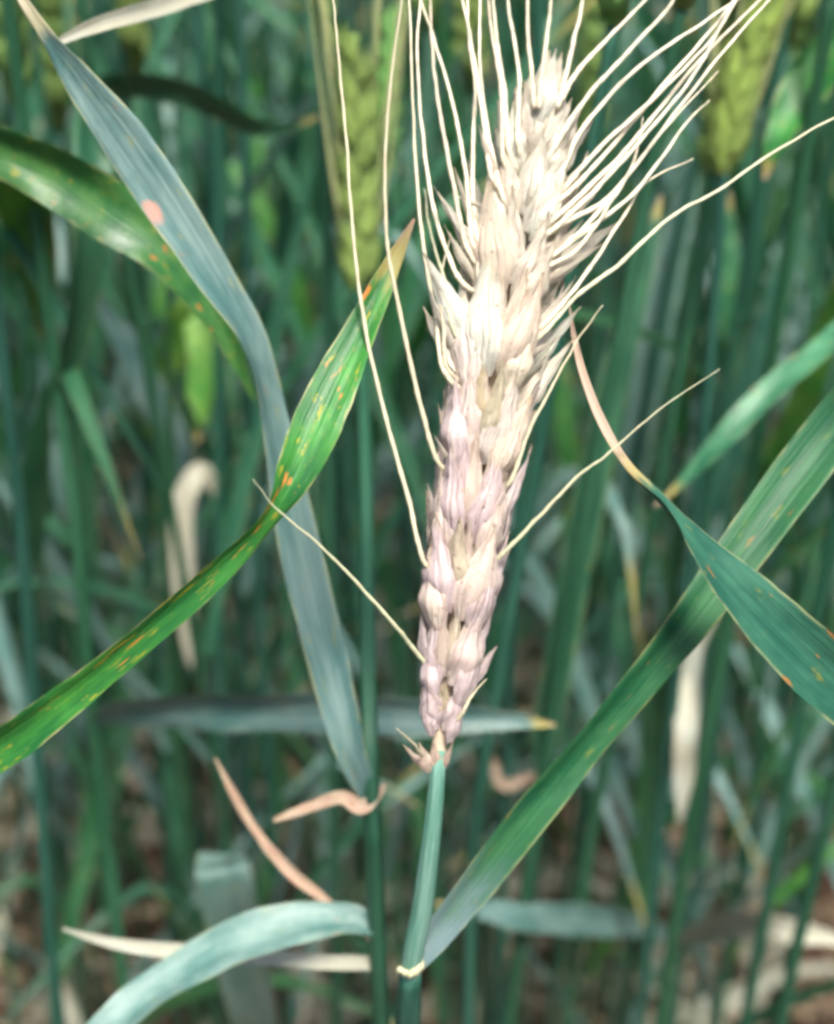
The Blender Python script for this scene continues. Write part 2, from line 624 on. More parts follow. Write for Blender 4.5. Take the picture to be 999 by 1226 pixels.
VARIANTS = []
for k in range(9):
    r = random.Random(100 + k)
    h = r.uniform(0.73, 0.83)
    lean = (r.uniform(-.03, .03), r.uniform(-.03, .03))
    nodes = [h * .12, h * .3, h * .5, h * .74]
    lvs = nodes + [h * r.uniform(.55, .68), h * r.uniform(.36, .46), h * r.uniform(.4, .8), h * r.uniform(.3, .7)]
    g = Geo()
    stem_geo(g, h, lean, 0.0019, 0.0011, nodes)
    parts = [("stem", mesh_of("crop_stem", g, [M_STEM]))]
    az = r.uniform(0, 6.28)
    for i, z in enumerate(lvs):
        g = Geo()
        t = z / h
        off = Vector((lean[0] * t * t, lean[1] * t * t, 0))
        az += math.pi + r.uniform(-.7, .7)
        if i == 0 or (i == 1 and r.random() < 0.6):
            arch_leaf(g, z, az, r.uniform(.10, .19), r.uniform(.006, .011), r.uniform(.6, 1.2), r.uniform(2.2, 2.9), 0.8,
                      r.uniform(-2.5, 2.5), r.uniform(-.6, .6), 10, 4, seed=k * 7 + i, fold=0.6)
            mt = [M_DRY, M_PALE][r.random() < 0.5]
            nm = "withered_leaf"
        else:
            th1 = r.choice([r.uniform(.35, .8), r.uniform(1.2, 2.4), r.uniform(.5, 1.1)])
            kk = (r.uniform(.45, .75), r.uniform(.8, 1.7)) if r.random() < 0.4 else None
            arch_leaf(g, z + 0.03, az, r.uniform(.12, .25), r.uniform(.004, .011), r.uniform(.12, .7), th1, r.uniform(1.2, 2.2),
                      r.uniform(-1.6, 1.6), r.uniform(-.5, .5), 14, 4, seed=k * 7 + i, fold=r.uniform(.15, .45), kink=kk)
            mt = [M_CROP, M_DEEP, M_CROP, M_GLAUC, M_GREEN, M_GLAUC, M_DEEP, M_CROP][r.randrange(8)]
            nm = "leaf"
        for q in g.v:
            q += off
        parts.append((nm, mesh_of(nm, g, [mt])))
    top = Vector((lean[0], lean[1], h - 0.002))
    dv = Vector((lean[0] * 2, lean[1] * 2, h)).normalized()
    L = r.uniform(.065, .085)
    g = Geo()
    simple_ear(g, top, dv, L, 0.011, 0, 7, k)
    em = mesh_of("ear", g, [M_EARG])
    g = Geo()
    ear_awns(g, top, dv, L, 0, 14, k)
    am = mesh_of("awns", g, [M_EARG])
    VARIANTS.append((parts, em, am))


def crop_plant(var, loc, rz, sc, label, group, ear=True):
    parts, em, am = VARIANTS[var]
    root = link("wheat_plant", None)
    root.location = loc
    tl = .18 if R.random() < .25 and loc[1] > .6 else .06
    root.rotation_euler = (R.uniform(-tl, tl), R.uniform(-tl, tl), rz)
    root.scale = (1, 1, sc)
    tag(root, label, "wheat", group)
    for nm, me in parts:
        link(nm, me, root)
    if ear:
        e = link("ear", em, root)
        a = link("awns", am, e)
        a["kind"] = "stuff"
    return root


TANH = 499.5 / FPX
placed = []


def inframe(x, y, marg):
    return abs(x) < y * 1.15 * TANH + marg


cand = []
y = 0.45
while y < 1.36:
    half = y * 1.12 * TANH + 0.03
    x = -half
    while x < half:
        cand.append((x + R.uniform(-.02, .02), y + R.uniform(-.022, .022)))
        x += R.uniform(.034, .058)
    y += 0.044
R.shuffle(cand)
cand = sorted(cand[:272], key=lambda c: c[1])
for i, (x, y) in enumerate(cand):
    crop_plant(R.randrange(9), (x, y, -0.012), R.uniform(0, 6.28), R.uniform(.97, 1.08),
               "slender green wheat plant standing in the blurred crop behind the bleached ear",
               "wheat plants of the crop behind the bleached ear")
    placed.append((x, y))


def far_crop():
    """everything farther off or to the sides of the plants above: one mass"""
    temps = []
    for k in range(8):
        r = random.Random(500 + k)
        g = Geo()
        h = r.uniform(.66, .82)
        lean = (r.uniform(-.04, .04), r.uniform(-.04, .04))
        pts = [Vector((lean[0] * t * t, lean[1] * t * t, h * t)) for t in (0, .3, .6, .85, 1)]
        tube(g, pts, [.002, .002, .0018, .0014, .0012], 4, 0)
        az = r.uniform(0, 6.28)
        for z in (h * .2, h * .42, h * .6, h * .78):
            az += 2.6 + r.uniform(-.6, .6)
            dry = z < h * .3
            arch_leaf(g, z, az, r.uniform(.15, .25), r.uniform(.008, .012), r.uniform(.15, .5) + (0.5 if dry else 0),
                      r.uniform(.5, 2.4), 1.5, r.uniform(-1.5, 1.5), 0, 6, 2, 2 if dry else 1, seed=k)
        dv = Vector((lean[0] * 2, lean[1] * 2, h)).normalized()
        e0 = pts[-1]
        tube(g, [e0, e0 + dv * .02, e0 + dv * .05, e0 + dv * .08], [.003, .0055, .005, .001], 6, 3)
        ear_awns(g, e0, dv, .08, 3, 7, k, 3, .0004)
        temps.append((np.array([tuple(q) for q in g.v]), g.f, np.array(g.m), np.array(g.uv)))
    V, F, Mi, U, Rn = [], [], [], [], []
    off = 0
    rr = random.Random(77)
    spots = []
    y = -1.6
    while y < 7.0:
        step = 0.13 if y < -.2 else (0.06 if y < 2.0 else (0.10 if y < 3.5 else 0.16))
        x = -2.4 - max(0, y - 2) * .3
        xe = -x
        while x < xe:
            px_, py_ = x + rr.uniform(-.025, .025), y + rr.uniform(-.025, .025)
            ok = True
            if py_ < 1.36:
                if py_ > 0:
                    ok = abs(px_) > py_ * 1.12 * TANH + 0.10 + 0.16 * max(0, 0.5 - py_) * 2
                else:
                    ok = math.hypot(px_, py_) > 0.45
                if math.hypot(px_, py_) < .28:
                    ok = False
            if ok:
                spots.append((px_, py_))
            x += step
        y += step
    for (x, y) in spots:
        v, f, mi, uv = temps[rr.randrange(8)]
        a = rr.uniform(0, 6.28)
        s = rr.uniform(.94, 1.1)
        c, sn = math.cos(a), math.sin(a)
        V.append(np.stack([v[:, 0] * c - v[:, 1] * sn + x, v[:, 0] * sn + v[:, 1] * c + y, v[:, 2] * s - .015], 1))
        F += [tuple(i + off for i in q) for q in f]
        Mi.append(mi)
        U.append(uv)
        Rn.append(np.full(len(v), rr.random()))
        off += len(v)
    me = bpy.data.meshes.new("far_crop")
    me.from_pydata(np.concatenate(V).tolist(), [], F)
    ul = me.uv_layers.new(name="UVMap")
    idx = np.empty(len(me.loops), np.int32)
    me.loops.foreach_get("vertex_index", idx)
    ul.data.foreach_set("uv", np.concatenate(U).astype(np.float32)[idx].ravel())
    at = me.attributes.new("rnd", 'FLOAT', 'POINT')
    at.data.foreach_set("value", np.concatenate(Rn).astype(np.float32))
    for m in (M_STEMF, M_CROPF, M_DRYF, M_EARGF):
        me.materials.append(m)
    me.polygons.foreach_set("material_index", np.concatenate(Mi).astype(np.int32))
    me.polygons.foreach_set("use_smooth", np.ones(len(me.polygons), bool))
    o = link("wheat_crop", me)
    o["kind"] = "stuff"
    tag(o, "dense mass of distant green wheat filling the field beyond the nearer plants", "wheat crop")
    print("far crop plants", len(spots), "faces", len(F))


far_crop()


def litter():
    rr = random.Random(5)
    g = Geo()
    rn = []
    for k in range(5000):
        y = rr.uniform(.1, 3.0)
        x = rr.uniform(-1, 1) * (y * .5 + .3)
        a = rr.uniform(0, 6.28)
        L = rr.uniform(.03, .13)
        w = rr.uniform(.003, .009)
        pts, sides, ws = [], [], []
        q = Vector((x, y, rr.uniform(.0, .02)))
        for i in range(6):
            s = i / 5
            pts.append(q.copy())
            a += rr.uniform(-.3, .3)
            d = Vector((math.cos(a), math.sin(a), rr.uniform(-.25, .3)))
            q = q + d * L / 5
            q.z = max(-.004, min(.05, q.z))
            sides.append(Vector((-math.sin(a), math.cos(a), rr.uniform(-.6, .6))).normalized())
            ws.append(w * (1 - .7 * s))
        n0 = len(g.v)
        ribbon(g, pts, sides, ws, 2, .4)
        rn += [rr.random()] * (len(g.v) - n0)
    me = mesh_of("leaf_litter", g, [M_DRYF])
    at = me.attributes.new("rnd", 'FLOAT', 'POINT')
    at.data.foreach_set("value", np.array(rn, np.float32))
    o = link("leaf_litter", me)
    o["kind"] = "stuff"
    tag(o, "brown and straw coloured dead leaf scraps lying on the soil", "leaf litter")


litter()


# ------------------------------------------------------------------ individually observed plants
STEMS = {}


def hero_leaf(root, rows, mats, name="leaf", seg=None, fold=0.25, thick=0.00022, wav=0.25, seed=0, label=None, nac=8, attach=0, ws=1.0):
    """rows: x, y (where the midrib shows), distance m, width mm, roll deg about the midrib"""
    rows = [(a, b, c, w * ws, ro) for (a, b, c, w, ro) in rows]
    st = STEMS.get(root.name)
    if st and attach is not None:
        # the blade leaves its own stem: shift it in depth so that its foot meets the stem
        x, y, d = rows[attach][:3]
        q = min(st, key=lambda v: (P(x, y, (v - CAM).dot(FWD)) - v).length)
        dd = (q - CAM).dot(FWD) - d
        if attach:
            rows = [(a, b, c + dd - .002, w, ro) for (a, b, c, w, ro) in rows]
        else:
            n_ = len(rows)
            rows = [(a, b, c + dd * max(0, 1 - k / (n_ * .5)) ** 1.5, w, ro) for k, (a, b, c, w, ro) in enumerate(rows)]
            r_ = q - CAM
            rows[0] = (499.5 + r_.x / r_.dot(FWD) * FPX, 613 - r_.dot(UP) / r_.dot(FWD) * FPX) + rows[0][2:]
    rows3 = []
    for (x, y, d, w, ro) in rows:
        p = P(x, y, d)
        rows3.append((p.x, p.y, p.z, w, ro))
    n = seg or max(16, len(rows) * 5)
    S = catmull(rows3, n)
    pts = [Vector(s[:3]) for s in S]
    T = tangents(pts)
    sides = []
    for p, t, s in zip(pts, T, S):
        vdir = (CAM - p).normalized()
        side = t.cross(vdir).normalized()
        sides.append(Matrix.Rotation(math.radians(s[4]), 3, t) @ side)
    g = Geo()
    ribbon(g, pts, sides, [max(.0002, s[3] / 1000) for s in S], nac, fold, thick, wav, seed, 0, 1 if len(mats) > 1 else None)
    o = link(name, mesh_of(name, g, mats, off=root.location), root)
    if label:
        o["label"] = label
    return o


def to_ground(p, drift=0.15):
    """where the stem continuing below point p meets the soil"""
    return Vector((p.x * (1 - drift) if abs(p.x) > .02 else p.x, p.y, 0))


def hero_stalk(pxs, Y, r_mm, label, group=None, mat=None, nodes=(), top=0.80, name="wheat_plant"):
    """a stalk through the seen points (top first), Y = its distance ahead; reaches the ground and, unless top is None, an ear above"""
    pts = [PY(q[0], q[1], q[2] if len(q) > 2 else Y) for q in pxs]
    d = (pts[-1] - pts[-2])
    d = d / abs(d.z)
    last = pts[-1]
    base = Vector((last.x + d.x * last.z * 0.6, last.y, -0.015))
    ctrl = [tuple(q) for q in pts] + [tuple(last.lerp(base, .5) + Vector((d.x * .02, 0, 0))), tuple(base)]
    if top and pts[0].z < top:
        u = pts[0] - pts[1]
        u = u / u.z
        e = pts[0] + u * (top - pts[0].z)
        ctrl = [tuple(e), tuple(pts[0].lerp(e, .5))] + ctrl
    root = link(name, None)
    root.location = base
    tag(root, label, "wheat", group)
    S = [Vector(s) for s in catmull(ctrl, 56)]
    STEMS[root.name] = [Vector(s) for s in catmull(ctrl, 400)]
    ln = len(S)
    rr = [r_mm / 1000 * (0.72 + 0.33 * i / ln) for i in range(ln)]
    for nd in nodes:
        i = min(range(ln), key=lambda q: abs(S[q].z - nd))
        rr[i] *= 1.35
    g = Geo()
    tube(g, S, rr, 12)
    link("stem", mesh_of("stem", g, [mat or M_STEM], off=base), root)
    if top:
        dv = (S[0] - S[3]).normalized()
        sd = int(abs(base.x) * 1e4)
        g = Geo()
        simple_ear(g, S[0] - dv * .002, dv, .075, .011, 0, 8, sd)
        e = link("ear", mesh_of("ear", g, [M_EARG], off=base), root)
        g = Geo()
        ear_awns(g, S[0], dv, .075, 0, 14, sd)
        a = link("awns", mesh_of("awns", g, [M_EARG], off=base), e)
        a["kind"] = "stuff"
    return root, S


# husks ------------------------------------------------------------
def husk_mesh(name, W=1.0, D=0.42, tip=0.35, skew=0.0, seed=0, mat=None):
    g = Geo()
    nv, nu = 14, 8
    v, uv, f = [], [], []
    for i in range(nv + 1):
        t = i / nv
        # broad below the middle, drawn out into a pointed beak
        w = 0.5 * W * (0.45 + 0.55 * math.sin(math.pi * min(1, t / .62) * .5)) if t < .40 else 0.5 * W * (1 - ((t - .40) / .60) ** (1.12 - tip * .9)) * .995
        if t < .40:
            w = 0.5 * W * (0.45 + 0.55 * math.sin(math.pi * .5 * t / .40))
        w = max(w, 0.012)
        bulge = D * math.sin(math.pi * (0.10 + .78 * t)) * 0.5
        for j in range(nu + 1):
            u = -1 + 2 * j / nu
            an = u * 1.25
            x = w * math.sin(an) / math.sin(1.25) + skew * t * t
            z = bulge * 0.5 + w * .68 * (math.cos(an) - math.cos(1.25)) + 0.03 * max(0, 1 - abs(u) * 4) * math.sin(math.pi * t)
            z += 0.05 * noise.noise(Vector((u * 1.8 + seed * 3, t * 4, seed))) + .03 * noise.noise(Vector((u * 4 + seed * 3, t * 9, seed + 4)))
            x += 0.035 * noise.noise(Vector((t * 7, u, seed + 9)))
            v.append(Vector((x, t + .02 * noise.noise(Vector((u * 2, t * 2, seed + 3))), z)))
            uv.append((j / nu, t))
    for i in range(nv):
        for j in range(nu):
            a = i * (nu + 1) + j
            f.append((a, a + 1, a + nu + 2, a + nu + 1))
    g.add(v, f, uv)
    return mesh_of(name, g, [mat or M_HUSK])


HUSKS = [husk_mesh("husk", .40 + .04 * (k % 3), .17 + .04 * (k % 2), .1 + .1 * (k % 4), .035 * (k % 3 - 1), k) for k in range(9)]


HUSKS_G = [husk_mesh('husk_green', .44, .25, .2, .03 * (k - 1), k + 20, M_HUSKG) for k in range(3)]


def put_husk(parent, R0, name, base, axis, outw, L, wscale, col, rr, dscale=1.0, green=False):
    y = axis.normalized()
    z = (outw - y * outw.dot(y)).normalized()
    x = y.cross(z)
    M = Matrix(((x.x, y.x, z.x, 0), (x.y, y.y, z.y, 0), (x.z, y.z, z.z, 0), (0, 0, 0, 1)))
    M = Matrix.Translation(base - R0) @ M @ Matrix.Diagonal((L * wscale, L, L * wscale * dscale, 1))
    o = link(name, HUSKS_G[rr.randrange(3)] if green else HUSKS[rr.randrange(9)], parent)
    o.matrix_local = M
    o.color = (*col, 1)
    return o


def lerp3(a, b, t):
    t = max(0, min(1, t))
    return tuple(p + (q - p) * t for p, q in zip(a, b))


# ================================================================== the bleached ear and its plant
EAR_AX = [(524, 925), (530, 850), (543, 760), (553, 680), (566, 590), (583, 490), (600, 395), (616, 300), (634, 210), (655, 110)]


def ear_d(y):
    return 0.197 + (0.222 - 0.197) * (y - 90) / 830


stem_ctrl = [P(526, 898, ear_d(898) + .002), P(524, 930, ear_d(930) + .001), P(517, 1000, .2275), P(506, 1085, .235), P(492, 1165, .2435), P(486, 1290, .262), P(482, 1500, .30)]
last = stem_ctrl[-1]
main_base = Vector((last.x + .004, last.y + .012, -0.015))
main = link("wheat_plant", None)
main.location = main_base
tag(main, "wheat plant with a sharp bleached cream and pink awned ear on a pale green stem", "wheat")
ctrl = [tuple(q) for q in stem_ctrl] + [tuple(last.lerp(main_base, .5) + Vector((-.002, .003, 0))), tuple(main_base)]
S = [Vector(s) for s in catmull(ctrl, 70)]
STEMS[main.name] = [Vector(s) for s in catmull(ctrl, 400)]
g = Geo()
tube(g, S, [.0009 + .0008 * min(1, i / 26) for i in range(len(S))], 14)
stem = link("stem", mesh_of("stem", g, [M_WAXY], off=main_base), main)
# leaf sheath wraps the stem below the flag leaf collar
zc = P(492, 1165, .2435).z
sh = [s for s in S if s.z < zc + .002]
g = Geo()
tube(g, sh, [.0018 + .0004 * min(1, i / 3) for i in range(len(sh))], 14)
link("leaf_sheath", mesh_of("leaf_sheath", g, [M_STEM], off=main_base), main)
# collar: the pale ligule at the top of the sheath
g = Geo()
cp = P(490, 1160, .2425)
for k in range(5):
    a0 = -2.6 + k * .5
    c0 = cp + Vector((math.cos(a0) * .0021, math.sin(a0) * .0021, .0012 + .0003 * math.sin(k * 2.1)))
    a1 = a0 + .55
    c1 = cp + Vector((math.cos(a1) * .0021, math.sin(a1) * .0021, .0012 + .0003 * math.sin(k * 2.1 + 2.1)))
    tube(g, [c0 + Vector((0, 0, -.0007)), c0.lerp(c1, .5), c1 + Vector((0, 0, .0003 * k))], [.0004, .00065, .0003], 7)
o = link("ligule", mesh_of("ligule", g, [M_AWN], off=main_base), main)
o.color = (.62, .62, .38, 1)

hero_leaf(main, [(492, 1160, .2415, 3.5, 0), (522, 1118, .2405, 6.4, 15), (570, 1055, .2385, 7.6, 25), (640, 966, .2365, 8.2, 20), (705, 888, .235, 8.0, 35),
                 (770, 812, .234, 8.6, 25), (840, 724, .234, 9.2, 15), (915, 622, .236, 10.5, 0), (999, 515, .24, 11, -10), (1090, 405, .25, 9, -20),
                 (1170, 330, .262, 5, -20), (1230, 290, .272, .8, -20)], [M_FLAG, M_GLAUC], ws=.76, seed=3, fold=.3, label="dark green flag leaf rising to the right of the bleached ear")

# ear axis
axpts = [P(x, y, ear_d(y) + .0025) for x, y in EAR_AX]
AX = [Vector(s) for s in catmull([tuple(q) for q in axpts], 90)]
g = Geo()
tube(g, AX, [.0012 - .0006 * i / 90 for i in range(91)], 8)
ear = link("ear", mesh_of("ear", g, [M_AWN], off=main_base), main)
ear.color = (.55, .45, .33, 1)
ear["label"] = "bleached awned wheat ear, cream above and mauve pink below"
rr = random.Random(21)
PINKC, CREAM, WARM = (.70, .57, .57), (.88, .80, .67), (.84, .69, .53)


def ax_at(y):
    best = min(AX, key=lambda q: abs((613 - (q - CAM).dot(UP) / (q - CAM).dot(FWD) * FPX) - y))
    i = AX.index(best)
    t = (AX[min(i + 2, 90)] - AX[max(i - 2, 0)]).normalized()
    return best, t


def spikelet(y, front, s, spread, colf, third=True, tiny=False):
    c, T = ax_at(y)
    Vv = (CAM - c).normalized()
    Nn = (Vv - T * Vv.dot(T)).normalized() * (1 if front else -1)
    X = T.cross(Nn).normalized() * (1 if front else -1)
    if X.dot(RIGHT) < 0:
        X = -X
    mm = .001 * s
    j = lambda a: rr.uniform(-a, a)
    b0 = c + Nn * 1.0 * mm
    for sd in (-1, 1):
        # fertile florets sit inside and higher, glumes outside and lower
        put_husk(ear, main_base, "lemma", b0 + X * sd * (1.5 + j(.3)) * mm + T * (2.6 + j(.6)) * mm + Nn * 1.2 * mm,
                 T + X * sd * (spread + j(.06)) + Nn * (.13 + j(.05)), Nn + X * sd * (.45 + j(.25)), (14.5 + j(1.8)) * mm, .82 + j(.1), colf(), rr)
        put_husk(ear, main_base, "glume", b0 + X * sd * (2.3 + j(.35)) * mm + T * (.3 + j(.7)) * mm + Nn * 1.3 * mm,
                 T + X * sd * (spread * 1.1 + .04 + j(.06)) + Nn * (.10 + j(.05)), Nn * .9 + X * sd * (.65 + j(.25)), (12.5 + j(1.8)) * mm, .86 + j(.1), colf(), rr)
        put_husk(ear, main_base, "lemma", b0 + X * sd * (2.6 + j(.4)) * mm + T * (3.4 + j(.7)) * mm - Nn * .6 * mm,
                 T + X * sd * (spread * 1.3 + .07 + j(.06)) + Nn * j(.06), Nn * .3 + X * sd, (13 + j(1.6)) * mm, .75 + j(.1), colf(), rr)
        put_husk(ear, main_base, "lemma", b0 + X * sd * (.7 + j(.5)) * mm + T * (4.6 + j(1.2)) * mm + Nn * 1.6 * mm,
                 T + X * sd * (spread * .7 + j(.1)) + Nn * (.14 + j(.07)), Nn + X * sd * (.2 + j(.5)), (11.5 + j(1.6)) * mm, .68 + j(.12), colf(True), rr)
    if third:
        put_husk(ear, main_base, "lemma", b0 + T * (4.6 + j(.8)) * mm + X * j(.9) * mm + Nn * 1.5 * mm,
                 T + X * j(.14) + Nn * .10, Nn + X * j(.4), (12.0 + j(1.8)) * mm, .72, colf(True), rr)
        put_husk(ear, main_base, "palea", b0 + T * (4.4 + j(.5)) * mm + X * (j(.8)) * mm + Nn * 1.7 * mm,
                 T + X * (j(.14)) + Nn * .06, Nn * -1, (10.5 + j(.8)) * mm, .8, lerp3((.46, .42, .20), colf(), rr.random() * .8), rr)


def colfun(y):
    def f(third=False):
        t = (640 - y) / 200
        a = lerp3(PINKC, CREAM, t + rr.uniform(-.35, .35))
        if rr.random() < .25:
            a = lerp3(a, WARM, rr.uniform(.3, .9))
        if third and rr.random() < .5 and y > 500:
            a = lerp3(a, (.44, .40, .17), .55)
        k = rr.uniform(.9, 1.1)
        return tuple(min(.85, q * k) for q in a)
    return f


front_y = [880, 832, 752, 662, 566, 470, 378, 292, 212]
front_s = [.62, .88, 1.02, 1.06, 1.08, 1.08, 1.0, .88, .70]
for i, (yy, s) in enumerate(zip(front_y, front_s)):
    sp = .13 + (.03 if yy < 560 else 0) + (.07 if yy < 450 else 0) - (.03 if yy < 270 else 0)
    spikelet(yy, True, s, sp, colfun(yy), third=i > 0)
for i, (yy, s) in enumerate(zip([855, 790, 705, 612, 515, 425, 335, 250], [.68, .88, 1.0, 1.05, 1.05, 1.03, .95, .82])):
    sp = .19 + (.08 if yy < 450 else 0)
    spikelet(yy, False, s, sp, colfun(yy))
# terminal spikelet
for (yy, sd_, up_) in [(300, -1, 1), (395, -1, 1.2), (440, -1, 1.2), (270, 1, 1), (330, 1, .7), (430, 1, 1.1), (480, 1, 1.4), (520, -1, 1.8), (610, -1, 2.2), (700, 1, 2.4), (800, 1, 1.8)]:
    c, T = ax_at(yy)
    L_ = rr.uniform(.006, .011) if yy < 500 else rr.uniform(.001, .004)
    Vv = (CAM - c).normalized()
    q = c + RIGHT * sd_ * .0052 + Vv * rr.uniform(-.001, .003)
    d_ = (T * up_ + RIGHT * sd_ * .8 + Vv * rr.uniform(-.2, .4)).normalized()
    put_husk(ear, main_base, "glume", q - d_ * .004, d_, Vv + RIGHT * sd_ * rr.uniform(-.5, .8), L_ + .006, rr.uniform(.35, .6), colfun(yy)(), rr)
c, T = ax_at(160)
for k, (dx, L) in enumerate([(-.28, 8.5), (.22, 9), (0.0, 10), (-.12, 9.2), (.10, 8.5)]):
    Vv = (CAM - c).normalized()
    X = RIGHT
    put_husk(ear, main_base, "lemma", c + X * dx * .004 + T * .0006 * k + Vv * .0012 * (k % 3), T + X * dx * .55, Vv + X * dx * 2, L * .001, .85, colfun(120)(), rr)
# shrivelled sterile spikelet at the foot of the ear
c, T = ax_at(900)
Vv = (CAM - c).normalized()
for (dx, L, up, w) in [(-.95, 6.0, 1.0, .62), (-.55, 5.2, 1.0, .8), (-.15, 5.0, 1.0, .9), (.35, 5.5, 1.0, .6)]:
    put_husk(ear, main_base, "glume", c + RIGHT * dx * .0012 - T * .0028 + Vv * .0016, T * up + RIGHT * dx, Vv + RIGHT * dx * .5, L * .001, w,
             lerp3((.66, .52, .42), (.5, .34, .26), rr.random()), rr)
# splayed glume tips standing off the sides of the upper ear
for (x0, y0, x1, y1, w) in [(568, 335, 532, 268, .55), (548, 425, 515, 345, .5), (575, 290, 545, 200, .4), (640, 330, 697, 262, .5), (640, 345, 722, 290, .36),
                            (628, 430, 672, 402, .5), (560, 375, 512, 380, .35), (640, 300, 690, 283, .4), (585, 250, 540, 232, .3), (630, 420, 690, 330, .42), (565, 300, 520, 222, .32),
                            (650, 240, 700, 200, .4), (596, 215, 573, 150, .45), (545, 470, 528, 420, .5), (540, 555, 520, 520, .5)]:
    a, b = P(x0, y0, ear_d(y0)), P(x1, y1, ear_d(y1) - .001)
    put_husk(ear, main_base, "glume", a, b - a, (CAM - a) + RIGHT * (.1 if x1 > x0 else -.1), (b - a).length, w * .8, lerp3(CREAM, (.78, .70, .55), rr.random()), rr)

AWNS = [
    [(506, 668), (490, 600), (462, 500), (437, 390), (423, 280), (415, 170), (405, 60), (398, -10)],
    [(522, 548), (500, 470), (478, 370), (464, 290), (461, 200), (468, 100), (484, -20)],
    [(532, 445), (522, 380), (508, 300), (498, 200), (494, 100), (489, -30)],
    [(545, 400), (530, 330), (516, 280), (508, 225)],
    [(566, 290), (560, 230), (550, 160), (530, 80), (500, -10)],
    [(572, 285), (566, 200), (569, 110), (562, 40), (558, -30)],
    [(610, 180), (604, 110), (594, 40), (588, -30)],
    [(603, 190), (600, 110), (588, 30), (584, -30)],
    [(588, 210), (578, 140), (566, 60), (548, -30)],
    [(645, 130), (650, 80), (658, 20), (662, -30)],
    [(668, 130), (680, 80), (694, 20), (704, -30)],
    [(672, 120), (690, 88), (730, 44), (785, -12)],
    [(672, 205), (700, 150), (760, 85), (830, 35), (905, -15)],
    [(676, 225), (715, 180), (780, 120), (850, 50), (890, -12)],
    [(668, 270), (715, 225), (770, 165), (830, 90), (885, -10)],
    [(680, 265), (730, 235), (790, 160), (860, 70), (935, -15)],
    [(690, 282), (740, 225), (800, 150), (860, 85)],
    [(650, 400), (690, 355), (740, 318), (800, 262), (860, 228), (930, 180), (1010, 135)],
    [(655, 385), (700, 330), (745, 262), (775, 218), (830, 190)],
    [(612, 575), (632, 520), (660, 465), (690, 410), (722, 365)],
    [(601, 664), (640, 625), (690, 572), (730, 542), (790, 490), (862, 442)],
    [(494, 775), (470, 745), (425, 695), (380, 650), (330, 608), (303, 573)],
    [(556, 850), (566, 832), (583, 812)],
    [(505, 905), (495, 890), (474, 872)],
    [(535, 440), (531, 390), (527, 340), (540, 280)],
    [(620, 170), (622, 100), (612, 30), (606, -30)],
    [(640, 130), (634, 60), (630, -30)],
    [(560, 300), (545, 230), (528, 140), (518, 60), (515, -20)],
    [(670, 240), (720, 190), (800, 95), (865, 20), (890, -20)],
    [(662, 180), (700, 120), (745, 70), (800, 10), (815, -20)],
    [(672, 255), (740, 190), (790, 130), (840, 70), (900, 10), (925, -15)],
    [(600, 230), (585, 160), (575, 80), (575, -30)],
    [(670, 300), (760, 230), (820, 150), (850, 120)],
    [(548, 330), (520, 250), (505, 150), (500, 60), (505, -20)],
    [(655, 320), (690, 300), (730, 245), (760, 190), (770, 140)],
]
for k, rows in enumerate(AWNS):
    n = len(rows)
    y0 = rows[0][1]
    bend = rr.uniform(-.010, .004)
    pts = []
    for i, (x, y) in enumerate(rows):
        t = i / (n - 1)
        pts.append(tuple(P(x, y, ear_d(y0) - .001 + bend * t - ((.016 if k == 21 else .006) * t if k in (0, 1, 21) else 0))))
    if 150 < y0 < 860:
        ca, _t = ax_at(y0 + 45)
        pts = [tuple(Vector(pts[0]).lerp(ca, .55))] + pts
        n += 1
    Sx = [Vector(s) for s in catmull(pts, 8 * (n - 1))]
    for i, q in enumerate(Sx):
        tt = i / len(Sx)
        q += Vector((noise.noise(Vector((i * .35, k * 3.1, 0))), noise.noise(Vector((i * .35, k * 3.1, 9))), noise.noise(Vector((i * .35, k, 5))))) * .00016 * (1 if 0 < i else 0)
    g = Geo()
    L = len(Sx)
    rb = .00039 if n > 3 else .00034
    tube(g, Sx, [rb * (1 - (.88 if rows[-1][1] > 0 and rows[-1][0] < 999 else .66) * (i / L) ** 1.3) * (1 + .12 * math.sin(i * 2.4 + k)) for i in range(L)], 7)
    o = link("awn", mesh_of("awn", g, [M_AWN], off=main_base), ear)
    yy = rows[0][1]
    base = lerp3((.60, .55, .38), (.84, .74, .56), (560 - yy) / 250)
    if k in (3, 17, 20, 21):
        base = lerp3(base, (.40, .46, .28), .55)
    kk = rr.uniform(.85, 1.1)
    o.color = (*[min(.86, q * kk) for q in base], 1)

# ================================================================== plant with the long grey-green leaf, behind the ear
pa, SA = hero_stalk([(431, 345, .345), (437, 520, .29), (441, 800, .232), (445, 965, .215), (456, 1226, .213)], 0.213, 1.9,
                    "wheat plant with a narrow yellow-green ear and a long grey-blue leaf", nodes=(.45,), top=None)
hero_leaf(pa, [(437, 962, .2685, 3.5, 0), (420, 900, .264, 7.5, 10), (392, 790, .262, 9.8, 5), (358, 650, .258, 9.8, 0), (330, 520, .252, 8.5, 30), (302, 415, .246, 8.2, 45),
               (255, 330, .242, 9.0, 20), (195, 235, .238, 10.5, -5), (140, 155, .235, 10.2, -15), (90, 88, .233, 7.0, -30), (55, 42, .232, 4.4, -40), (25, -5, .232, 2.6, -30), (0, -60, .233, .6, 0)],
          [M_LONG, M_LONG], ws=.74, seed=11, fold=.22, label="long grey-blue leaf crossing in front of the crop")
hero_leaf(pa, [(450, 1108, .292, 3, 0), (410, 1100, .288, 6.5, 20), (340, 1112, .284, 8.8, 25), (260, 1142, .28, 9, 30), (190, 1185, .276, 8.5, 35), (120, 1245, .272, 7, 30), (40, 1330, .275, 3, 20), (0, 1390, .28, .6, 0)],
          [M_GLAUC, M_GREEN], seed=12, fold=.35)
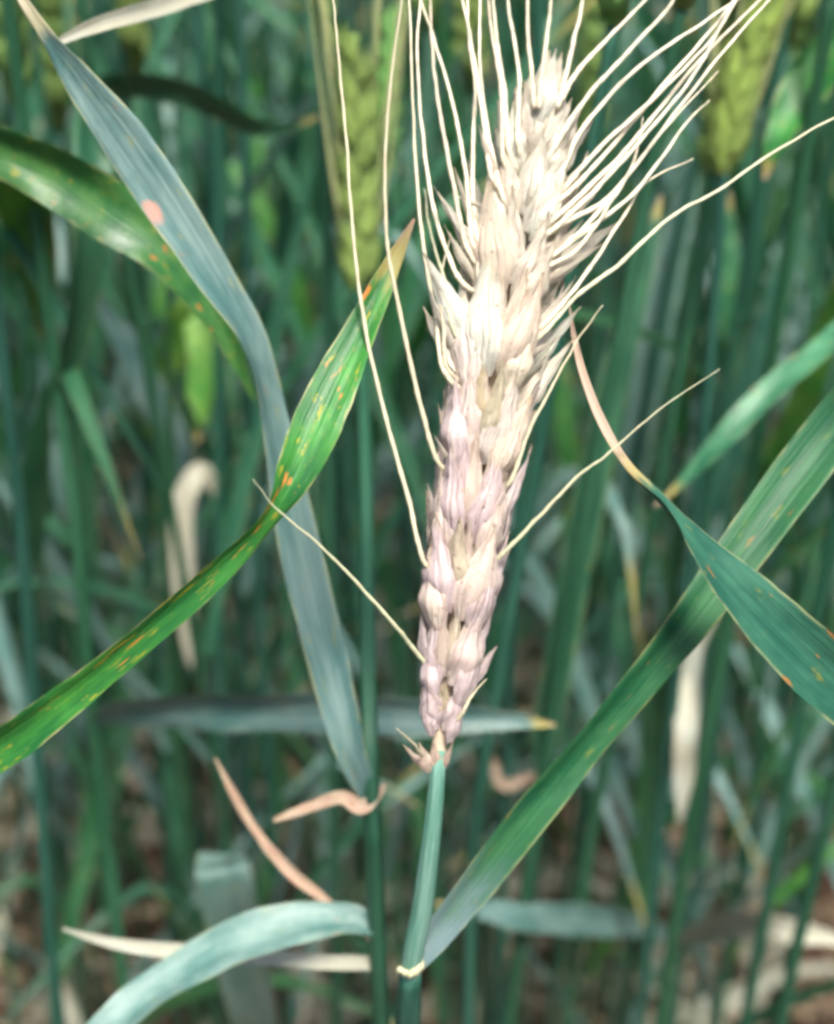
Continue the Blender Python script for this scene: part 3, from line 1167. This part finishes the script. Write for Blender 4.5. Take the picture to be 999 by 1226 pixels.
hero_leaf(pa, [(452, 1128, .296, 2.4, 0), (400, 1088, .294, 1.9, 40), (345, 1040, .29, 2.2, -20), (305, 995, .288, 1.7, 30), (280, 950, .287, 1.6, 0), (258, 908, .286, .4, 0)],
          [M_PINK], name="withered_leaf", seed=13, fold=.5, label="thin pinkish withered leaf strip")
hero_leaf(pa, [(452, 1150, .300, 2.4, 0), (380, 1152, .298, 3.2, 20), (300, 1146, .296, 3.2, 20), (220, 1140, .295, 3.0, 10), (140, 1130, .294, 2.2, 0), (75, 1112, .293, .5, 0)],
          [M_PALE, M_PINK], name="withered_leaf", seed=14, fold=.4)
hero_leaf(pa, [(462, 938, .266, .6, 0), (450, 955, .265, 2.0, 20), (432, 966, .264, 2.8, 0), (408, 955, .265, 2.4, 10), (370, 968, .268, 2.2, 30), (328, 982, .27, .8, 0)],
          [M_PINK], name="withered_ligule", seed=15, fold=.5, nac=6, attach=2)


def green_ear(root, S_, axis_px, Y, W, colr, aw=True, seed=0):
    pts = [PY(x, y, Y) for x, y in axis_px]
    A = [Vector(s) for s in catmull([tuple(q) for q in pts], 24)]
    R0 = root.location.copy()
    g = Geo()
    tube(g, A, [.0012 - .0006 * i / 24 for i in range(25)], 6)
    e = link("ear", mesh_of("ear", g, [M_EARG], off=R0), root)
    rq = random.Random(seed)
    n = 13
    for k in range(n):
        i = min(22, int(k / n * 23))
        T = (A[i + 1] - A[i]).normalized()
        Vv = (CAM - A[i]).normalized()
        X = T.cross(Vv).normalized() * (1 if k % 2 else -1)
        for (dx, dn, L, w) in ((.5, .3, 1.3, .75), (.25, .75, 1.25, .7), (.75, -.3, 1.2, .7), (.0, .9, 1.1, .55)):
            kq = rq.uniform(.75, 1.2)
            put_husk(e, R0, "glume", A[i] + X * W * .22 * dx + Vv * W * .2 * dn, T + X * (.14 + .2 * dx) + Vv * .1 * dn, Vv * dn + X * dx,
                     W * L * (1.0 if k < n - 2 else .8), w, tuple(q * kq for q in colr), rq, green=True)
    if aw:
        for k in range(12):
            i = 2 + int(k / 12 * 20)
            T = (A[i + 1] - A[i]).normalized()
            Vv = (CAM - A[i]).normalized()
            X = T.cross(Vv).normalized() * (1 if k % 2 else -1)
            q = A[i] + X * W * .3
            d = (T + X * rq.uniform(.1, .3) + Vv * rq.uniform(-.1, .2)).normalized()
            pp = [q + d * .012 * s_ + T * .0012 * s_ * s_ for s_ in range(6)]
            g = Geo()
            tube(g, pp, [.00035, .00033, .0003, .00025, .0002, .0001], 5)
            o = link("awn", mesh_of("awn", g, [M_AWN], off=R0), e)
            o.color = (.40, .44, .20, 1)
    return e


green_ear(pa, SA, [(431, 348), (430, 260), (428, 150), (426, 40)], 0.345, .0105, (.32, .46, .11), seed=4)

# plant outside the left edge carrying the spotted bright green leaf
pc, SC = hero_stalk([(-262, 900), (-260, 1030), (-255, 1230)], 0.186, 2.0, "wheat plant whose bright green leaf with rusty spots points up beside the ear")
hero_leaf(pc, [(-261, 1000, .236, 3.5, 0), (-190, 985, .232, 6.5, 10), (-90, 942, .225, 8.2, 10), (0, 893, .218, 8.0, 20), (70, 843, .214, 6.6, 20), (140, 788, .211, 5.9, 25), (250, 692, .208, 5.2, 30), (318, 625, .207, 5.0, 45),
               (352, 568, .208, 7.2, 10), (380, 510, .209, 8.4, -10), (405, 455, .211, 7.8, -12), (438, 385, .214, 5.4, -10), (468, 320, .217, 3.4, 0), (496, 262, .22, .5, 0)],
          [M_RUST, M_RUST], ws=.82, seed=21, fold=.28, seg=90, label="bright green leaf with yellow margin, rusty spots and a pink dry tip")

# plant outside the right edge carrying the dark leaf with a curled dry tip
pe, SE = hero_stalk([(1196, 800), (1190, 980), (1180, 1230)], 0.195, 2.0, "wheat plant whose dark leaf curls to a thin dry brown tip")
hero_leaf(pe, [(1192, 955, .243, 3.5, 0), (1150, 930, .236, 8, 20), (1080, 880, .227, 11.5, 10), (1005, 822, .221, 12.5, 5), (940, 762, .218, 11.5, 10), (880, 700, .2155, 9.5, 25), (830, 646, .2145, 7.5, 52), (790, 598, .214, 4.2, 65),
               (752, 560, .2135, 2.4, 50), (722, 508, .213, 1.7, 20), (700, 452, .213, 1.4, 0), (688, 405, .213, 1.0, 0), (682, 366, .213, .3, 0)],
          [M_CURL, M_CURL], ws=.8, seed=22, fold=.22, seg=80, label="dark green leaf narrowing to a curled brown tip")

# plant outside the left edge with the spotted leaf drooping behind the grey-blue leaf
pb, SB = hero_stalk([(-150, 60), (-140, 400), (-125, 800), (-110, 1200)], 0.27, 2.0, "wheat plant whose spotted deep green leaf droops behind the grey-blue leaf")
hero_leaf(pb, [(-148, 180, .276, 3.5, 0), (-90, 150, .272, 8, 30), (-10, 172, .268, 11, 30), (60, 205, .268, 12, 15), (130, 252, .27, 12.5, 0), (195, 300, .272, 10, -5), (245, 360, .276, 7, 0), (280, 420, .28, 4, 0), (305, 480, .286, .8, 0)],
          [M_SPOT, M_SPOT], ws=.88, seed=31, fold=.35, label="spotted deep green drooping leaf")

# stalk whose withered leaf tip crosses the top left corner
pt, ST = hero_stalk([(386, -190), (386, 0), (392, 300), (396, 700), (400, 1000)], 0.36, 1.7, "thin wheat stalk left of the yellow-green ear with a withered straw leaf above")
hero_leaf(pt, [(386, -120, .372, 3, 0), (330, -75, .35, 4, 20), (270, -22, .31, 4, 20), (215, 2, .28, 3.4, 20), (165, 16, .262, 3.0, 10), (110, 32, .252, 2.4, 0), (60, 55, .245, .8, 0)],
          [M_PALE, M_PALE], name="withered_leaf", seed=33, fold=.5)

# stalks standing just behind the ear
sA, _ = hero_stalk([(8, 470), (26, 640), (45, 900), (70, 1226)], .33, 2.0, "dark wheat stalk beside the low sagging grey leaf's foot", nodes=(.5, .3))
sA["label"] = "dark green bare wheat stalk crossing under the spotted bright green leaf"
sB, _ = hero_stalk([(70, 470), (92, 640), (112, 860), (140, 1120)], .36, 2.3, "thick dark wheat stalk from which a flat two-toned leaf stretches sideways", nodes=(.52, .3))
hero_leaf(sB, [(112, 862, .405, 3, 0), (150, 852, .37, 7.5, 30), (230, 848, .345, 9.5, 30), (330, 848, .332, 9.5, 25), (430, 850, .325, 9, 25), (530, 855, .322, 7.5, 25), (610, 862, .322, 4, 15), (665, 868, .324, .6, 0)],
          [M_GLAUC, M_DEEP], seed=41, fold=.55, label="flat two-toned leaf stretching sideways behind the ear")
hero_leaf(sB, [(72, 480, .375, 3, 0), (95, 380, .36, 8, 20), (110, 250, .35, 10, 30), (110, 130, .36, 10, 40), (150, 100, .37, 9, 50), (230, 112, .375, 8, 45), (300, 150, .385, 6, 40), (345, 152, .39, 3, 20), (385, 138, .40, .5, 0)],
          [M_DEEP, M_GLAUC], seed=42, fold=.3)

def at_plane(rows, Y, dY=0.0):
    """rows x, y, width, roll -> the same with the distance of the plane y = Y (drifting by dY along the leaf)"""
    n = len(rows)
    return [(x, y, (Y + dY * k / (n - 1)) / ray(x, y).y, w, ro) for k, (x, y, w, ro) in enumerate(rows)]


GRP = "bare dark stalks standing close behind the ear"
GL = "bare dark green wheat stalk standing close behind the ear"
stalks = []
for (pp, Y, rmm, nd) in [([(628, 640), (600, 800), (568, 1000), (560, 1226)], .30, 1.9, (.45,)),
                         ([(738, 420), (700, 620), (655, 900), (610, 1226)], .32, 2.0, (.47,)),
                         ([(800, 520), (765, 720), (715, 960), (690, 1130)], .37, 2.0, (.5,)),
                         ([(895, 600), (868, 760), (828, 980), (790, 1226)], .34, 2.1, (.42,)),
                         ([(985, 700), (962, 830), (925, 1050), (892, 1226)], .33, 2.0, (.45,)),
                         ([(905, 240), (870, 460), (838, 640), (800, 860)], .42, 2.0, (.5,)),
                         ([(1040, 760), (1010, 900), (965, 1090), (935, 1226)], .31, 2.0, (.45,)),
                         ([(832, 200), (790, 400), (748, 640), (720, 800)], .45, 2.0, (.5,)),
                         ([(170, 500), (180, 700), (195, 900), (205, 1100)], .46, 2.0, (.5,)),
                         ([(262, 560), (262, 720), (265, 900), (268, 1000)], .42, 1.8, (.5,)),
                         ([(962, 180), (935, 380), (905, 560), (880, 720)], .46, 2.0, (.5,))]:
    stalks.append(hero_stalk(pp, Y, rmm, GL, GRP, nodes=nd)[0])


def relabel(i, label):
    stalks[i]["label"] = label
    del stalks[i]["group"]


relabel(1, "wheat plant whose broad dark blade stands upright behind the ear's lower right awns")
hero_leaf(stalks[1], at_plane([(648, 940, 3, 0), (655, 870, 7.5, 10), (682, 720, 8.5, 15), (712, 560, 8.5, 20), (745, 420, 7.5, 25), (775, 300, 4.5, 20), (792, 235, .6, 0)], .325, .03),
          [M_DEEP, M_CROP], seed=91, label="broad dark upright blade")
relabel(7, "wheat plant with an upright slate blue blade near the slanting awns")
hero_leaf(stalks[7], at_plane([(742, 670, 3, 0), (752, 590, 9, 10), (775, 450, 11, 20), (800, 320, 10.5, 25), (822, 230, 7, 25), (838, 160, .6, 0)], .445, .02), [M_GLAUC, M_DEEP], seed=92)
relabel(5, "wheat plant with a dark blade rising under the yellow-green ear by the awns")
hero_leaf(stalks[5], at_plane([(832, 670, 3, 0), (850, 600, 9, 10), (895, 470, 10.5, 15), (930, 350, 9, 25), (950, 280, 5, 20), (962, 220, .6, 0)], .415, .02), [M_DEEP, M_GLAUC], seed=93)
relabel(8, "wheat plant with a slanting blue-green blade and a yellowing leaf, left of the grey-blue leaf")
hero_leaf(stalks[8], at_plane([(186, 780, 3, 0), (225, 640, 10, 10), (205, 530, 11.5, 15), (165, 440, 10.5, 25), (130, 380, 6, 20), (105, 330, .6, 0)], .455, -.03), [M_GLAUC, M_DEEP], seed=94)
hero_leaf(stalks[8], at_plane([(172, 530, 3, 0), (200, 440, 9, 10), (232, 370, 12, 10), (250, 420, 13, 10), (240, 480, 9, 25), (236, 530, .6, 0)], .455, -.03), [M_YELG, M_YELG], seed=95)
relabel(9, "thin wheat stalk with a bleached leaf dangling beside it, left of the grey-blue leaf")
hero_leaf(stalks[9], at_plane([(262, 590, 3, 0), (240, 565, 6, 10), (218, 610, 7.5, 10), (220, 690, 7.5, 10), (226, 760, 5, 25), (228, 800, .6, 0)], .415, -.01), [M_PALE, M_PALE], name="withered_leaf", seed=96)
relabel(10, "wheat plant with two fresh green blades fanning out beyond the dark curled leaf")
hero_leaf(stalks[10], at_plane([(900, 600, 3, 0), (930, 540, 8, 10), (965, 470, 9.5, 15), (995, 380, 9, 25), (1015, 310, .6, 20)], .455, -.03), [M_GREEN, M_DEEP], seed=97)
hero_leaf(stalks[10], at_plane([(915, 500, 3, 0), (890, 430, 8, 10), (872, 350, 9.5, 15), (868, 280, 7, 25), (872, 230, .6, 20)], .455, .02), [M_CROP, M_DEEP], seed=98)
hero_leaf(pb, at_plane([(-146, 300, 3, 0), (-90, 215, 9, 10), (-30, 180, 13, 0), (15, 215, 14, 0), (38, 280, 12, 0), (48, 350, 8, 0), (52, 410, .6, 20)], .275, .14), [M_YELG, M_GREEN], seed=99)

p7, _ = hero_stalk([(868, 640), (850, 800), (822, 1010), (806, 1130), (796, 1226)], .43, 2.0, "wheat stalk with a bleached leaf hanging straight down and a pale flat leaf")
hero_leaf(p7, [(858, 740, .462, 3, 0), (842, 752, .44, 5, 0), (826, 790, .42, 6.2, 0), (822, 870, .42, 6.6, 5), (819, 930, .425, 5.5, 5), (814, 985, .43, .8, 0)], [M_PALE], name="withered_leaf", seed=51, fold=.3,
          label="bleached leaf hanging straight down")
hero_leaf(p7, [(806, 1120, .51, 4, 0), (760, 1108, .47, 8.5, 20), (700, 1104, .44, 10, 20), (640, 1100, .42, 9, 25), (580, 1090, .41, 6, 20), (520, 1082, .405, .8, 0)], [M_GLAUC, M_GLAUC], seed=52, fold=.3)
hero_leaf(p7, [(806, 1132, .512, 4, 0), (850, 1112, .47, 8, 10), (900, 1108, .45, 9, 10), (960, 1116, .44, 7, 10), (1030, 1130, .44, .8, 0)], [M_PALE, M_GLAUC], seed=53, fold=.3)

pd, _ = hero_stalk([(616, 700), (606, 930), (598, 1226)], .37, 1.8, "wheat stalk with a small curled pink ligule low beside the ear's foot")
hero_leaf(pd, [(592, 908, .411, .8, 0), (597, 926, .408, 3.2, 20), (606, 940, .407, 3.6, 0), (626, 932, .408, 2.6, 20), (642, 926, .41, .6, 0)], [M_PINK], name="withered_ligule", seed=61, fold=.6, nac=6, attach=2)

# folded pale leaf at the bottom
ph, _ = hero_stalk([(308, 640), (312, 760), (324, 950), (340, 1150), (352, 1300)], .40, 1.8, "wheat stalk with a broad pale leaf bent over backwards near its foot", nodes=(.5,))
hero_leaf(ph, [(358, 1395, .535, 4, 0), (330, 1320, .44, 9, 0), (306, 1226, .405, 13, 5), (284, 1130, .385, 14, 5), (270, 1060, .378, 14, 0), (266, 1036, .382, 13.5, 0), (268, 1042, .40, 13, 0), (276, 1100, .43, 10, 0), (290, 1180, .46, 3, 0)],
          [M_GLAUC, M_GLAUC], seed=71, fold=.2, label="broad pale leaf bent over backwards")

# right: a yellow-green ear and leaves
pr, SR = hero_stalk([(866, 205), (858, 330), (842, 520), (815, 760), (790, 1000)], .345, 1.8, "wheat plant with a yellow-green ear beside the long awns", top=None)
green_ear(pr, SR, [(866, 208), (874, 150), (888, 90), (918, 10), (940, -40)], 0.345, .0105, (.36, .50, .10), seed=8)
pg, _ = hero_stalk([(1100, 100), (1090, 500), (1070, 900)], .34, 2.0, "wheat plant beyond the dark curled leaf with two slanting green leaves")
hero_leaf(pg, [(1094, 330, .366, 3, 0), (1040, 370, .352, 6.5, 10), (980, 420, .34, 7.5, 15), (920, 470, .332, 7.8, 20), (870, 522, .33, 7, 20), (825, 570, .332, 4, 20), (785, 606, .335, .6, 0)], [M_CROP, M_GREEN], ws=.75, seed=81, fold=.3)
hero_leaf(pg, [(1099, 140, .36, 3, 0), (1060, 40, .35, 8, 20), (1010, 45, .345, 11, 20), (965, 105, .342, 11, 10), (932, 165, .342, 6, 10), (915, 215, .345, .6, 0)], [M_GREEN, M_GLAUC], seed=82, fold=.25)
